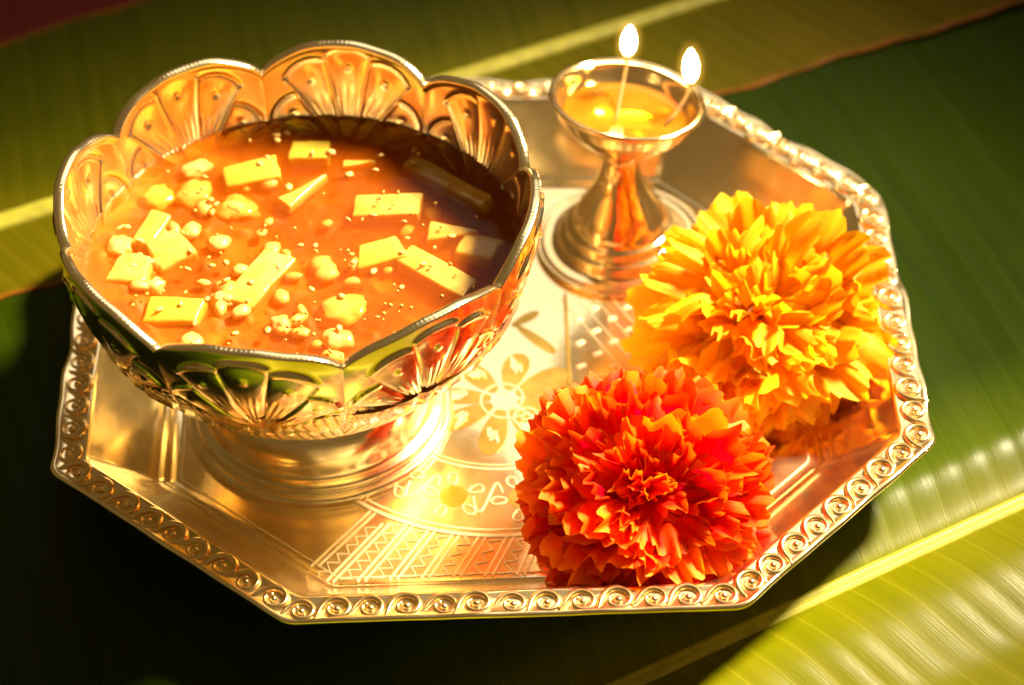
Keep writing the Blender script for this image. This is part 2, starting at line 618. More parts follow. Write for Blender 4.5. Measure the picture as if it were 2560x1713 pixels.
def strip(p, q, w0, h=0.035):
    """low ridge between two floor points"""
    p, q = Vector(p), Vector(q)
    t = (q - p).normalized(); nn = Vector((-t.y, t.x)) * (w0 / 2)
    z0, z1 = ZB - 0.01, ZB + h
    vs_ = []
    for c in (p, q):
        for s_, z in ((-1, z0), (-0.6, z1), (0.6, z1), (1, z0)):
            vs_.append((c.x + nn.x * s_, c.y + nn.y * s_, z))
    fs = [(0, 4, 5, 1), (1, 5, 6, 2), (2, 6, 7, 3), (0, 1, 2, 3), (7, 6, 5, 4)]
    return vs_, fs


def join(parts):
    V, F = [], []
    for v, f in parts:
        o = len(V)
        V += list(v)
        F += [tuple(i + o for i in q) for q in f]
    return V, F


def floor_strips(name, segs, w0, mat=None, h=0.035):
    v, f = join([strip(a, b, w0, h) for a, b in segs])
    return obj(name, mesh_py(name, v, f, mat or M_ENGR, False), tray)


# double lines and zigzags between the front edge and the central ring
def circ_hit(x0, y0, ang, R):
    dx, dy = math.cos(ang), math.sin(ang)
    b = x0 * dx + y0 * dy
    c = x0 * x0 + y0 * y0 - R * R
    return -b - math.sqrt(max(0.01, b * b - c))


for k in range(10):
    x0 = -7.2 + 1.08 * k
    ang = math.radians(51 + 2.55 * k)
    for dx in (0, 0.26):
        y0 = -9.82
        a = (x0 + dx, y0)
        if x0 + dx < -6.3: a = (x0 + dx + 0.55, -9.1)
        ln = min(3.2, circ_hit(a[0], a[1], ang, 8.05)) if math.hypot(*a) > 8.3 else 0
        if ln < 0.5: continue
        floor_strips('engraved_line', [(a, (a[0] + ln * math.cos(ang), a[1] + ln * math.sin(ang)))], 0.10)
    zx = x0 + 0.62
    if math.hypot(zx, -9.8) < 8.4: continue
    ln = min(3.2, circ_hit(zx, -9.8, ang, 8.1))
    segs = []
    prev = None
    nz = max(3, int(ln / 0.24))
    for j in range(nz + 1):
        t = j / nz * ln
        sd = (0.20 if j % 2 else -0.16) * (0.8 + 0.4 * rnd.random())
        pt = (zx + t * math.cos(ang) - sd * math.sin(ang) * -1, -9.8 + t * math.sin(ang) + sd * math.cos(ang) * -1)
        if prev: segs.append((prev, pt))
        prev = pt
    floor_strips('engraved_zigzag', segs, 0.055)


def arc_pts(R, a0, a1, n_, c=(0, 0)):
    return [(c[0] + R * math.cos(math.radians(a0 + (a1 - a0) * i / n_)), c[1] + R * math.sin(math.radians(a0 + (a1 - a0) * i / n_))) for i in range(n_ + 1)]


def segs_of(p): return list(zip(p[:-1], p[1:]))


floor_strips('engraved_ring', segs_of(arc_pts(8.0, 0, 360, 120)), 0.22, M_ENGR, 0.05)
floor_strips('engraved_ring', segs_of(arc_pts(7.72, 0, 360, 120)), 0.09)
floor_strips('engraved_ring', segs_of(arc_pts(4.85, 180, 330, 60)), 0.10)
floor_strips('engraved_ring', segs_of(arc_pts(4.65, 180, 330, 60)), 0.05)


def flat_disc(pts, h=0.012):
    n_ = len(pts)
    v = [(x, y, ZB - 0.01) for x, y in pts] + [(x, y, ZB + h) for x, y in pts]
    f = [tuple(range(n_, 2 * n_))] + [(i, (i + 1) % n_, n_ + (i + 1) % n_, n_ + i) for i in range(n_)]
    return v, f


def petal_shape(cx, cy, ang, L, W, n_=22):
    a = math.radians(ang)
    out = []
    for i in range(n_):
        t = 2 * math.pi * i / n_
        x = L * (0.5 + 0.5 * math.cos(t)) ; y = W * math.sin(t) * (0.55 + 0.45 * (x / L))
        out.append((cx + x * math.cos(a) - y * math.sin(a), cy + x * math.sin(a) + y * math.cos(a)))
    return out


# etched flower beside the bowl foot
FX, FY = 0.15, -1.35
for ang, L, W in ((75, 2.0, 0.62), (128, 1.9, 0.55), (28, 2.3, 0.75), (-18, 2.35, 0.72), (-62, 1.9, 0.5), (-104, 2.4, 0.6), (-150, 2.2, 0.6), (172, 2.0, .5)):
    v, f = flat_disc(petal_shape(FX + 0.45 * math.cos(math.radians(ang)), FY + 0.45 * math.sin(math.radians(ang)), ang, L, W))
    obj('etched_petal', mesh_py('etched_petal', v, f, M_MATT, False), tray)
    a = math.radians(ang)
    seg_ = []
    for j in (-2, -1, 0, 1, 2):
        if abs(ang) < 40: continue
        hl, sh = rnd.uniform(.16, .34), rnd.uniform(-.10, .10) + 0.05 * j
        c = (FX + (0.9 + L * 0.42 + sh) * math.cos(a) - j * 0.105 * math.sin(a), FY + (0.9 + L * 0.42 + sh) * math.sin(a) + j * 0.105 * math.cos(a))
        seg_.append(((c[0] - hl * math.cos(a + .25), c[1] - hl * math.sin(a + .25)), (c[0] + hl * math.cos(a + .25), c[1] + hl * math.sin(a + .25))))
    if seg_: floor_strips('bright_cut', seg_, 0.075, M_ENGR, 0.05)
floor_strips('engraved_spiral', segs_of([(FX + (0.25 + 0.022 * i) * math.cos(i * .33), FY + (0.25 + 0.022 * i) * math.sin(i * .33)) for i in range(36)]), 0.07, M_ENGR, 0.03)
floor_strips('engraved_spiral', segs_of(arc_pts(0.45, 0, 360, 20, (FX + .75, FY - .95))), 0.07, M_ENGR, 0.03)
floor_strips('engraved_spiral', segs_of(arc_pts(0.16, 0, 360, 10, (FX + .75, FY - .95))), 0.06, M_ENGR, 0.03)
for cx, cy, ang, L, W in ((0.6, 2.6, -48, 2.2, 0.28), (0.45, 2.5, 35, 1.3, 0.26)):
    v, f = flat_disc(petal_shape(cx, cy, ang, L, W))
    obj('etched_petal', mesh_py('etched_petal', v, f, M_MATT, False), tray)
# floral band between the rings in front of the bowl
for ang in range(232, 320, 22):
    a = math.radians(ang)
    c = (6.3 * math.cos(a), 6.3 * math.sin(a))
    v, f = flat_disc(arc_pts(0.5, 0, 345, 22, c))
    obj('etched_petal', mesh_py('etched_petal', v, f, M_MATT, False), tray)
    for q in range(5):
        b = a + math.radians(-90 + 72 * q)
        pp = petal_shape(c[0] + .55 * math.cos(b), c[1] + .55 * math.sin(b), math.degrees(b), 0.55, 0.22, 14)
        floor_strips('bright_cut', segs_of(pp + pp[:1]), 0.07, M_ENGR, 0.04)
    m_ = a + math.radians(11)
    floor_strips('engraved_vine', segs_of([((6.2 + .7 * math.sin(t * .5)) * math.cos(m_ + (t - 6) * .014), (6.2 + .7 * math.sin(t * .5)) * math.sin(m_ + (t - 6) * .014)) for t in range(13)]), 0.08, M_ENGR, 0.04)
# woven panel: small lozenges, each its own facet
lz = [(-0.19, -0.10, ZB), (0.19, -0.10, ZB), (0.19, 0.10, ZB), (-0.19, 0.10, ZB), (-0.13, -0.06, ZB + .05), (0.15, -0.06, ZB + .03), (0.15, 0.07, ZB + .03), (-0.13, 0.07, ZB + .05)]
loz = mesh_py('weave_facet', lz, [(4, 5, 6, 7), (0, 1, 5, 4), (1, 2, 6, 5), (2, 3, 7, 6), (3, 0, 4, 7)], M_ENGR, False)
for i in range(7):
    for j in range(8):
        if (i + j) % 2: continue
        o = obj('weave_facet', loz, tray, (3.0 + 0.62 * i, -1.0 + 0.62 * j, 0))
        o.rotation_euler = (0, 0, math.radians(32 + rnd.uniform(-4, 4)))
for i in range(8):
    floor_strips('engraved_line', [((2.7 + 0.62 * i - 0.3, 3.9), (2.7 + 0.62 * i + 2.4, -1.2))], 0.05)
floor_strips('engraved_line', [((2.55, 4.2), (2.5, -1.6))], 0.16, M_MATT)
# beaded line that borders the floor
bl = ring(4.05, 0.5)
floor_strips('border_line', segs_of([tuple(p) for p in bl] + [tuple(bl[0])]), 0.07, M_ENGR, 0.03)

# ------------------------------------------------------------------ the bowl
BX, BY = -6.513, -1.629
bowl = empty('footed_bowl', (BX, BY, ZB))
tag(bowl, 'silver footed bowl with scalloped rim and embossed shell fans, holding soup', 'bowl')

# foot
fp = [(4.55, 0.0), (4.72, 0.02), (4.78, 0.12), (4.76, 0.26), (4.66, 0.34), (4.52, 0.36), (4.46, 0.44), (4.50, 0.54), (4.46, 0.66), (4.30, 0.74), (4.16, 0.80), (4.10, 0.95),
      (4.05, 1.3), (3.95, 1.7), (3.75, 2.1), (3.45, 2.4), (3.2, 2.6), (3.0, 2.9)]
v, f = lathe(smooth_profile(fp, 4), 140)
obj('foot', mesh_np('foot', v, f, M_BOWL), bowl)

PH = math.radians(-10.827 - 112)          # first valley of the rim
NL = 8
ZC, DD, RR = 10.2, 7.9, 8.02


def bowl_surface(nu, nv, inner, amp):
    ph = PH + np.arange(nu) / nu * 2 * np.pi
    loc = ((ph - PH) / (2 * np.pi / NL)) % 1.0 * 2 - 1            # -1..1 inside a lobe
    lobe = np.floor(((ph - PH) / (2 * np.pi / NL))).astype(int) % NL
    f = (1 - np.abs(loc) ** 2.1) ** 0.72
    hum = 0.05 * np.sin(ph * 13 + 1) + 0.04 * np.sin(ph * 29)
    zr = 9.62 + 1.02 * f + hum * 0.4
    t = np.linspace(0, 1, nv)
    T, FF = np.meshgrid(t, f, indexing='ij')
    ZR = np.repeat(zr[None, :], nv, 0)
    z0 = ZC - DD * 0.985
    # parametrise by polar angle so that rows are evenly spaced along the wall
    thr = np.arccos(np.clip((ZC - np.minimum(ZR, ZC)) / DD, -1, 1))
    ext = np.maximum(ZR - ZC, 0)
    L1 = thr * 8.0
    Lt = L1 + ext
    S = T * (Lt - 1.2) + 1.2
    th = np.minimum(S, L1) / 8.0
    R = RR * np.sin(th) ** 0.92
    Z = ZC - DD * np.cos(th) + np.maximum(S - L1, 0)
    g = smoothstep(8.0, 12.6, S)
    R = R * (1 + g * (0.022 * FF - 0.012)) + 0.06 * smoothstep(10.2, 12.2, S)
    LOC = np.repeat(loc[None, :], nv, 0)
    # relief
    X = LOC * (np.pi / NL) * np.maximum(R, 4.5)
    Sc = 8.35
    Yl = S - Sc
    rho = np.hypot(X, Yl)
    al = np.degrees(np.arctan2(X, Yl))
    w5 = 25.0
    k = np.clip(np.round(al / w5), -2, 2)
    a = (al - k * w5) / (w5 / 2)
    rmax = (4.45 - 1.0 * (np.abs(k) / 2) ** 2.2 - 0.25 * (np.abs(a) ** 2.2)) * (1 - 0.02)
    fan = (np.abs(al) < 62.5) & (rho < rmax)
    q = rho / rmax
    h = np.zeros_like(X)
    pet = 0.15 * np.clip(1 - np.abs(a) ** 2.2, 0, 1) * smoothstep(0.05, 0.5, q)
    fine = 0.045 * np.cos(al * np.pi / 180 * 62) * (1 - smoothstep(0.50, 0.66, q)) * smoothstep(0.12, 0.25, q)
    edge = 0.12 * np.exp(-((rmax - rho) / 0.12) ** 2)
    side = -0.11 * np.exp(-((1 - np.abs(a)) * rho * 0.26 / 0.07) ** 2)
    dx = rho * np.radians(a * w5 / 2)
    dot = 0.13 * np.exp(-((dx ** 2 + (rho - 0.80 * rmax) ** 2) / 0.016))
    h = np.where(fan, pet + fine + edge + side + dot, 0.0)
    h = np.where((np.abs(al) < 62.5) & (rho >= rmax), 0.12 * np.exp(-((rmax - rho) / 0.10) ** 2), h)
    # crosshatch between fans
    hatch_zone = smoothstep(62.5, 65, np.abs(al)) * smoothstep(5.6, 5.9, S) * (1 - smoothstep(10.6, 10.9, S + 0.9 * np.abs(np.abs(LOC) - 1)))
    hx = np.abs(np.sin(X / 0.36 * np.pi)) ; hy = np.abs(np.sin((S + 0.25 * X) / 0.26 * np.pi))
    h = h + hatch_zone * 0.12 * np.minimum(hx, hy) ** 0.8
    # curling stems under each fan and the leaf frieze near the foot
    stem = np.abs(Yl + 0.55 + 0.16 * X * X * 0.35 - 0.25 * np.abs(X))
    h = h + 0.085 * np.exp(-(stem / 0.09) ** 2) * (np.abs(X) < 2.3)
    fr = smoothstep(4.2, 4.4, S) * (1 - smoothstep(5.2, 5.4, S))
    h = h + fr * 0.06 * np.abs(np.sin((ph * 36)[None, :] + (S - 4.8) * 3))
    h = h + 0.07 * np.exp(-((S - 5.5) / 0.08) ** 2) + 0.05 * np.exp(-((S - 4.1) / 0.08) ** 2)
    top = 1 - smoothstep(0.97, 0.985, T)
    h = h * top * amp
    # normal of the plain profile, roughly
    nr_ = np.sin(th); nz_ = -np.cos(th)
    thick = 0.0
    if inner:
        thick = 0.35 * smoothstep(0.965, 0.99, T) + 0.10 * (1 - smoothstep(0.965, 0.99, T))
        h = h * 0.8
    R2 = R + h * nr_ - thick
    Z2 = Z + h * nz_ * 0.8 + (0.08 if inner else 0) * (1 - T)
    P = np.repeat(ph[None, :], nv, 0)
    return np.stack([R2 * np.cos(P), R2 * np.sin(P), Z2 - ZB], -1)


NU, NVV = 1400, 210
so = bowl_surface(NU, NVV, False, 0.5)
si = bowl_surface(NU, NVV, True, 0.45)
# hammered rim: three rings between outer and inner wall, with little file nicks
ph = np.arange(NU) / NU * 2 * np.pi
nick = 0.004 * np.sign(np.sin(ph * 310)) * (0.4 + 0.6 * np.abs(np.sin(ph * 7)))
r1 = so[-1] * 0.85 + si[-1] * 0.15; r1[:, 2] += 0.05 + nick * .5
r2 = so[-1] * 0.5 + si[-1] * 0.5; r2[:, 2] += 0.055 + nick
r3 = so[-1] * 0.15 + si[-1] * 0.85; r3[:, 2] += 0.03 + nick * .5
allr = np.concatenate([so, r1[None], r2[None], r3[None], si[::-1]], 0)
v = allr.reshape(-1, 3)
obj('bowl_body', mesh_np('bowl_body', v, grid_faces(NU, len(allr), True), M_BOWL), bowl)

# ------------------------------------------------------------------ the soup
ZS = 7.65
row = np.argmin(np.abs(si[:, :, 2] + ZB - ZS), axis=0)
ring_in = si[row, np.arange(NU)][:, :2]
ring_in = ring_in[::7]
nR = len(ring_in)
soup = empty('soup', (BX, BY, ZS))
tag(soup, 'thick amber brown soup with floating bits filling the silver bowl', 'soup')

w = NT('amber_broth')
w.t.nodes.remove(w.b)
gl = w.n('ShaderNodeBsdfGlossy'); gl.inputs['Roughness'].default_value = 0.06
gl.inputs['Color'].default_value = (1, 1, 1, 1)
tp = w.n('ShaderNodeBsdfTransparent')
fr = w.n('ShaderNodeFresnel'); fr.inputs[0].default_value = 1.14
mx = w.n('ShaderNodeMixShader')
nz = w.noise(120, 4)
bp = w.n('ShaderNodeBump'); bp.inputs['Strength'].default_value = 0.2; bp.inputs['Distance'].default_value = 0.0012
w.l(nz.outputs[0], bp.inputs['Height'])
w.l(bp.outputs[0], gl.inputs['Normal']); w.l(bp.outputs[0], fr.inputs['Normal'])
w.l(fr.outputs[0], mx.inputs[0]); w.l(tp.outputs[0], mx.inputs[1]); w.l(gl.outputs[0], mx.inputs[2])
w.l(mx.outputs[0], w.out.inputs['Surface'])
va = w.n('ShaderNodeVolumeAbsorption')
va.inputs['Color'].default_value = (0.74, 0.48, 0.03, 1)
va.inputs['Density'].default_value = 165.0
va.inputs['Density'].default_value = 150.0
vsn = w.n('ShaderNodeVolumeScatter')
vsn.inputs['Color'].default_value = (0.62, 0.15, 0.008, 1)
vsn.inputs['Density'].default_value = 150.0
vsn.inputs['Anisotropy'].default_value = 0.3
vadd = w.n('ShaderNodeAddShader')
w.l(va.outputs[0], vadd.inputs[0]); w.l(vsn.outputs[0], vadd.inputs[1])
w.l(vadd.outputs[0], w.out.inputs['Volume'])
M_BROTH = w.m

w = NT('soup_pulp')
a1 = w.noise(45, 4, 0.55)
r1_ = w.ramp(a1.outputs[0], [(0.36, (0.20, 0.05, 0.003)), (0.52, (0.36, 0.12, 0.008)), (0.66, (0.60, 0.28, 0.03)), (0.80, (0.85, 0.56, 0.12))])
w.l(r1_.outputs[0], w.b.inputs['Base Color'])
a2 = w.noise(420, 4, 0.6)
w.bump(a2.outputs[0], 0.08, 0.0004)
w.set(Roughness=0.6)
w.b.inputs['Subsurface Weight'].default_value = 0.4
w.b.inputs['Subsurface Radius'].default_value = (0.008, 0.003, 0.001)
w.b.inputs['Subsurface Scale'].default_value = 0.5
M_PULP = w.m

# broth: closed slab
nrad = 40
V = []
for j in range(nrad + 1):
    t = j / nrad
    for i in range(nR):
        x, y = ring_in[i] * t * 0.999
        nzv = mnoise.noise(Vector((x * 1.3, y * 1.3, 1.0))) * 0.02 + mnoise.noise(Vector((x * 3.7, y * 3.7, 4.0))) * 0.012
        men = 0.06 * math.exp(-((1 - t) * 7.5 / 0.22))
        V.append((x, y, nzv + men))
F = [tuple(q) for q in grid_faces(nR, nrad + 1, True)]
o0 = len(V)
for sc_, z in ((0.965, -1.3), (0.0, -1.35)):
    for i in range(nR):
        V.append((ring_in[i][0] * sc_, ring_in[i][1] * sc_, z))
for i in range(nR):
    i2 = (i + 1) % nR
    F.append((nrad * nR + i, o0 + i, o0 + i2, nrad * nR + i2))
    F.append((o0 + i, o0 + nR + i, o0 + nR + i2, o0 + i2))
me = mesh_py('broth', V, F, M_BROTH)
import bmesh
bm = bmesh.new(); bm.from_mesh(me)
bmesh.ops.remove_doubles(bm, verts=bm.verts, dist=1e-7)
bmesh.ops.recalc_face_normals(bm, faces=bm.faces)
bm.to_mesh(me); bm.free()
obj('broth', me, soup)

# pulp bed: lumpy opaque body just under the surface
nrad2 = 110
ring_p = ring_in
V = np.zeros((nrad2 + 1, nR, 3))
for j in range(nrad2 + 1):
    t = j / nrad2
    for i in range(nR):
        x, y = ring_p[i] * t * 0.995
        q = Vector((x, y, 0))
        n1 = mnoise.noise(q * 0.55 + Vector((3, 1, 7)))
        n2 = mnoise.noise(q * 1.7)
        n3 = mnoise.noise(q * 5.0)
        n4 = max(0, mnoise.noise(q * 1.9 + Vector((9, 2, 5))) - 0.12)
        V[j, i] = (x, y, -0.60 - 0.040 * x - 0.020 * y + 0.12 * n1 + 0.03 * n2 + 0.22 * n4)  # bed sinks right and back: that half's shade is built into the depth
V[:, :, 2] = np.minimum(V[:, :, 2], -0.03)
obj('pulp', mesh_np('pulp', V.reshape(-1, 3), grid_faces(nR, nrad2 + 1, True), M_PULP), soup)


# mango pieces
def mango_mat(name, c1, c2):
    w = NT(name)
    n_ = w.noise(160, 5, 0.6)
    r_ = w.ramp(n_.outputs[0], [(0.3, c1), (0.7, c2)])
    w.l(r_.outputs[0], w.b.inputs['Base Color'])
    w.set(Roughness=0.15)
    w.b.inputs['Subsurface Weight'].default_value = 0.5
    w.b.inputs['Subsurface Radius'].default_value = (0.006, 0.004, 0.001)
    w.b.inputs['Subsurface Scale'].default_value = 0.6
    w.bump(n_.outputs[0], 0.3, 0.001)
    return w.m


M_MANGO = mango_mat('pale_mango', (0.50, 0.32, 0.05), (0.68, 0.50, 0.14))
M_MANGO2 = mango_mat('green_yellow_mango', (0.42, 0.35, 0.04), (0.58, 0.48, 0.08))
M_LUMP = mango_mat('soft_fruit', (0.62, 0.40, 0.12), (0.78, 0.58, 0.26))


def chunk(L, W, H, shape, seed):
    """rounded block / wedge / lump; top face at z = 0"""
    r_ = random.Random(seed)
    bm = bmesh.new()
    if shape == 'lump':
        bmesh.ops.create_icosphere(bm, subdivisions=3, radius=0.5)
        for v_ in bm.verts:
            k_ = 1 + 0.35 * mnoise.noise(v_.co * 3 + Vector((seed, 0, 0))) + 0.15 * mnoise.noise(v_.co * 7 + Vector((0, seed, 0)))
            v_.co = Vector((v_.co.x * L * k_, v_.co.y * W * k_, v_.co.z * H * k_ - H * 0.5))
    else:
        bmesh.ops.create_cube(bm, size=1.0)
        for v_ in bm.verts:
            x, y, z = v_.co
            if shape == 'wedge' and x > 0: y *= 0.12
            if shape == 'slant' and y > 0: x += 0.18 * (1 if x < 0 else -0.5)
            x += r_.uniform(-.05, .05); y += r_.uniform(-.06, .06)
            v_.co = Vector((x * L, y * W, (z - 0.5) * H + (r_.uniform(-.04, .02) if z > 0 else 0)))
        bmesh.ops.bevel(bm, geom=bm.edges[:], offset=min(L, W, H) * 0.2, segments=3, affect='EDGES', profile=0.6)
        bmesh.ops.subdivide_edges(bm, edges=[e for e in bm.edges if e.calc_length() > 0.35], cuts=3, use_grid_fill=True)
        for v_ in bm.verts:
            q = v_.co * 2.2 + Vector((seed * 3.1, seed, 0))
            v_.co += Vector((mnoise.noise(q), mnoise.noise(q + Vector((5, 5, 5))), 0.6 * mnoise.noise(q + Vector((9, 1, 2))))) * 0.06
    me = bpy.data.meshes.new('mango_piece')
    for v_ in bm.verts: v_.co *= CM
    bm.to_mesh(me); bm.free()
    for p in me.polygons: p.use_smooth = True
    return me


# x, y, top height over the broth, length, width, depth, turn, tilt, shape, material | label
piece_list = """
-8.63 3.08 .10 1.95 1.10 .55 12 6 block 2 | chunky yellow green mango block floating before the left back shell fans
-6.53 4.19 .05 1.40 .95 .5 -4 4 block 2 | small green tinged mango block closest to the back wall of bowl
-6.65 2.01 .06 2.10 .75 .4 47 -4 wedge 1 | tapering mango sliver pointing toward the back of bowl
-3.75 1.03 .05 2.35 1.0 .5 -3 5 block 1 | flat mango strip lying crosswise on the dark shaded soup
-1.62 2.2 .04 3.9 .72 .45 -42 2 block 1 | longest thin mango plank in the shaded soup under right wall
-1.46 -0.49 .04 1.75 .95 .5 -8 5 wedge 1 | triangular mango bit between long plank and cut square in the shade
-0.55 -1.24 -.04 1.35 1.15 .5 -25 0 block 1 | dull sunken mango square against the right bowl wall
-3.91 -1.49 .12 1.85 1.05 .55 16 8 slant 2 | bright yellow mango wedge with raised edge near bowl middle
-1.95 -2.55 .03 3.0 1.0 .5 -42 2 block 1 | broad mango plank reaching under the right front rim
-8.04 -2.62 .14 2.6 1.15 .6 58 5 block 1 | thick pale mango bar standing proud in the lit front soup
-11.19 -1.0 .12 1.6 1.5 .6 35 6 slant 1 | squarish pale mango chunk on the lit left side
-10.82 -4.0 .08 1.95 1.10 .55 -8 6 block 2 | lemon yellow mango block floating by the front left rim
-12.45 -1.91 .16 1.55 1.35 .6 -12 8 slant 1 | glossy pale mango chunk touching the left rim
-11.9 0.19 .05 1.75 .8 .5 70 4 block 1 | narrow mango stick on the pale left side beside square chunk
-11.9 1.9 .12 1.2 1.2 .6 20 8 lump 2 | creamy yellow fruit lump under left shell fan
-9.0 1.31 .02 1.5 1.3 .6 10 0 lump 1 | rounded sunken fruit lump in centre left soup
-12.9 -0.54 .14 .95 1.0 .5 0 0 lump 3 | soft whitish fruit lump at left edge of soup
-10.59 2.22 .02 1.4 1.5 .6 20 0 lump 1 | sunken fruit lump with dark strand by left back wall
-5.19 -4.07 .02 1.6 1.45 .6 15 0 lump 1 | round orange fruit lump sunken in the front soup
-7.21 -4.72 .05 .75 .7 .5 0 0 lump 3 | little pale fruit lump in front of thick mango bar
-5.29 -5.56 .03 1.1 .95 .5 0 0 lump 3 | pinkish sunken fruit lump close to front rim
-11.58 -2.66 .10 .8 .75 .5 0 0 lump 3 | round shiny fruit bead between two pale chunks
-9.24 -3.48 .08 .85 .6 .4 -30 0 lump 3 | small white fruit scrap stuck to thick mango bar
-4.76 3.36 .03 1.1 .35 .3 5 0 wedge 1 | tiny mango splinter near the back shell fan
-10.6 3.5 .10 1.1 .9 .5 30 0 lump 3 | fluffy pale fruit scrap below the left back wall
"""
for i, ln in enumerate(piece_list.strip().split('\n')):
    a, lab = ln.split('|')
    a = a.split()
    x, y, zt, L, W_, H_, rz, tl = map(float, a[:8])
    me = chunk(L, W_, H_, a[8], i + 1)
    me.materials.append({'1': M_MANGO, '2': M_MANGO2, '3': M_LUMP}[a[9]])
    nm = 'fruit_lump' if a[8] == 'lump' else 'mango_piece'
    o = obj(nm, me, None, (x, y, ZS + zt * 0.6 - 0.14))
    o.rotation_euler = (math.radians(tl * 0.6), math.radians(tl * -0.5), math.radians(rz))
    tag(o, lab.strip(), 'mango piece' if a[8] != 'lump' else 'fruit lump', 'fruit pieces floating in the soup')

M_SEED = simple('mustard_seed', (0.60, 0.33, 0.05), 0.45).m
M_SHRED = simple('fruit_shred', (0.80, 0.50, 0.14), 0.4).m
# mustard seeds and shreds
r_ = random.Random(21)
ico = bmesh.new(); bmesh.ops.create_icosphere(ico, subdivisions=1, radius=1.0)
iv = [tuple(v_.co) for v_ in ico.verts]; ifc = [tuple(v_.index for v_ in f_.verts) for f_ in ico.faces]; ico.free()
ico = bmesh.new(); bmesh.ops.create_icosphere(ico, subdivisions=2, radius=1.0)
iv2 = [tuple(v_.co) for v_ in ico.verts]; ifc2 = [tuple(v_.index for v_ in f_.verts) for f_ in ico.faces]; ico.free()
parts, shreds = [], []
clusters = [(r_.uniform(-5.5, 5.5), r_.uniform(-5.5, 5.5)) for _ in range(26)]
for k in range(60):
    cx, cy = clusters[r_.randrange(26)]
    x, y = cx + r_.gauss(0, .6), cy + r_.gauss(0, .6)
    if math.hypot(x, y) > 6.9: continue
    s = r_.uniform(0.045, 0.085)
    parts.append(([(x + a_[0] * s, y + a_[1] * s, -0.01 + a_[2] * s) for a_ in iv], ifc))
v, f = join(parts)
o = obj('mustard_seeds', mesh_py('mustard_seeds', v, f, M_SEED), None, (BX, BY, ZS))
tag(o, 'scattered tiny yellow mustard seeds floating on the soup', 'seeds', None, 'stuff')
for k in range(120):
    x, y = r_.uniform(-6.8, 6.8), r_.uniform(-6.8, 6.8)
    if math.hypot(x, y) > 6.8: continue
    s = r_.uniform(0.08, 0.22); el = r_.uniform(.25, .8); rz = r_.uniform(0, 6.28)
    vv_ = []
    for a_ in iv:
        px, py = a_[0] * s, a_[1] * s * el
        vv_.append((x + px * math.cos(rz) - py * math.sin(rz), y + px * math.sin(rz) + py * math.cos(rz), -0.05 + a_[2] * 0.07 + r_.uniform(-.02, .02)))
    shreds.append((vv_, ifc))
for k in range(60):                                   # soft lumps that stay under the surface
    x, y = r_.gauss(-1.6, 3.2), r_.gauss(-0.8, 3.2)
    if math.hypot(x, y) > 6.3: continue
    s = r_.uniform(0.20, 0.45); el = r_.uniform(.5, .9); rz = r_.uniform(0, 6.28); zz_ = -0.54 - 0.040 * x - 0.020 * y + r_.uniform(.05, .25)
    vv_ = []
    for a_ in iv2:
        kk = s * (1 + 0.3 * mnoise.noise(Vector(a_) * 1.7 + Vector((k, 0, 0))))
        px, py = a_[0] * kk, a_[1] * kk * el
        vv_.append((x + px * math.cos(rz) - py * math.sin(rz), y + px * math.sin(rz) + py * math.cos(rz), zz_ + a_[2] * kk * 0.45))
    shreds.append((vv_, ifc2))
v, f = join(shreds)
o = obj('fruit_shreds', mesh_py('fruit_shreds', v, f, M_SHRED), None, (BX, BY, ZS))
tag(o, 'small pale shreds of fruit pulp strewn through the soup', 'pulp', None, 'stuff')

# ------------------------------------------------------------------ the oil lamp
LX, LY = 4.78, 6.99
lamp = empty('oil_lamp', (LX, LY, ZB))
tag(lamp, 'small brass oil lamp with bell shaped stem and two burning wicks', 'oil lamp')
bp_ = [(3.0, 0.0), (3.2, 0.03), (3.28, 0.14), (3.22, 0.26), (3.08, 0.26), (2.9, 0.20), (2.6, 0.22), (2.42, 0.30), (2.36, 0.42), (2.40, 0.55), (2.30, 0.70), (2.12, 0.78), (2.06, 0.88),
       (2.10, 1.0), (2.02, 1.14), (1.88, 1.22), (1.80, 1.36), (1.72, 1.6), (1.52, 2.0), (1.25, 2.5), (1.0, 3.0), (0.82, 3.5), (0.70, 4.0), (0.66, 4.35), (0.72, 4.6), (0.86, 4.72), (0.3, 4.9)]
v, f = lathe(smooth_profile(bp_, 4), 120)
obj('base', mesh_np('base', v, f, M_BRASS), lamp)
CUP_ROT = Euler((math.radians(-7), math.radians(7), 0))
cp = [(0.55, -0.2), (0.80, 0.0), (1.05, 0.18), (1.5, 0.40), (2.0, 0.78), (2.42, 1.25), (2.68, 1.72), (2.80, 1.95), (2.90, 2.06), (2.92, 2.16), (2.84, 2.22), (2.68, 2.16), (2.56, 1.95), (2.35, 1.5),
      (1.95, 1.0), (1.45, 0.65), (0.8, 0.45), (0.01, 0.40)]
v, f = lathe(smooth_profile(cp, 4), 120)
cup = obj('cup', mesh_np('cup', v, f, M_BRASS), lamp, (0, 0, 4.72))
cup.rotation_euler = CUP_ROT

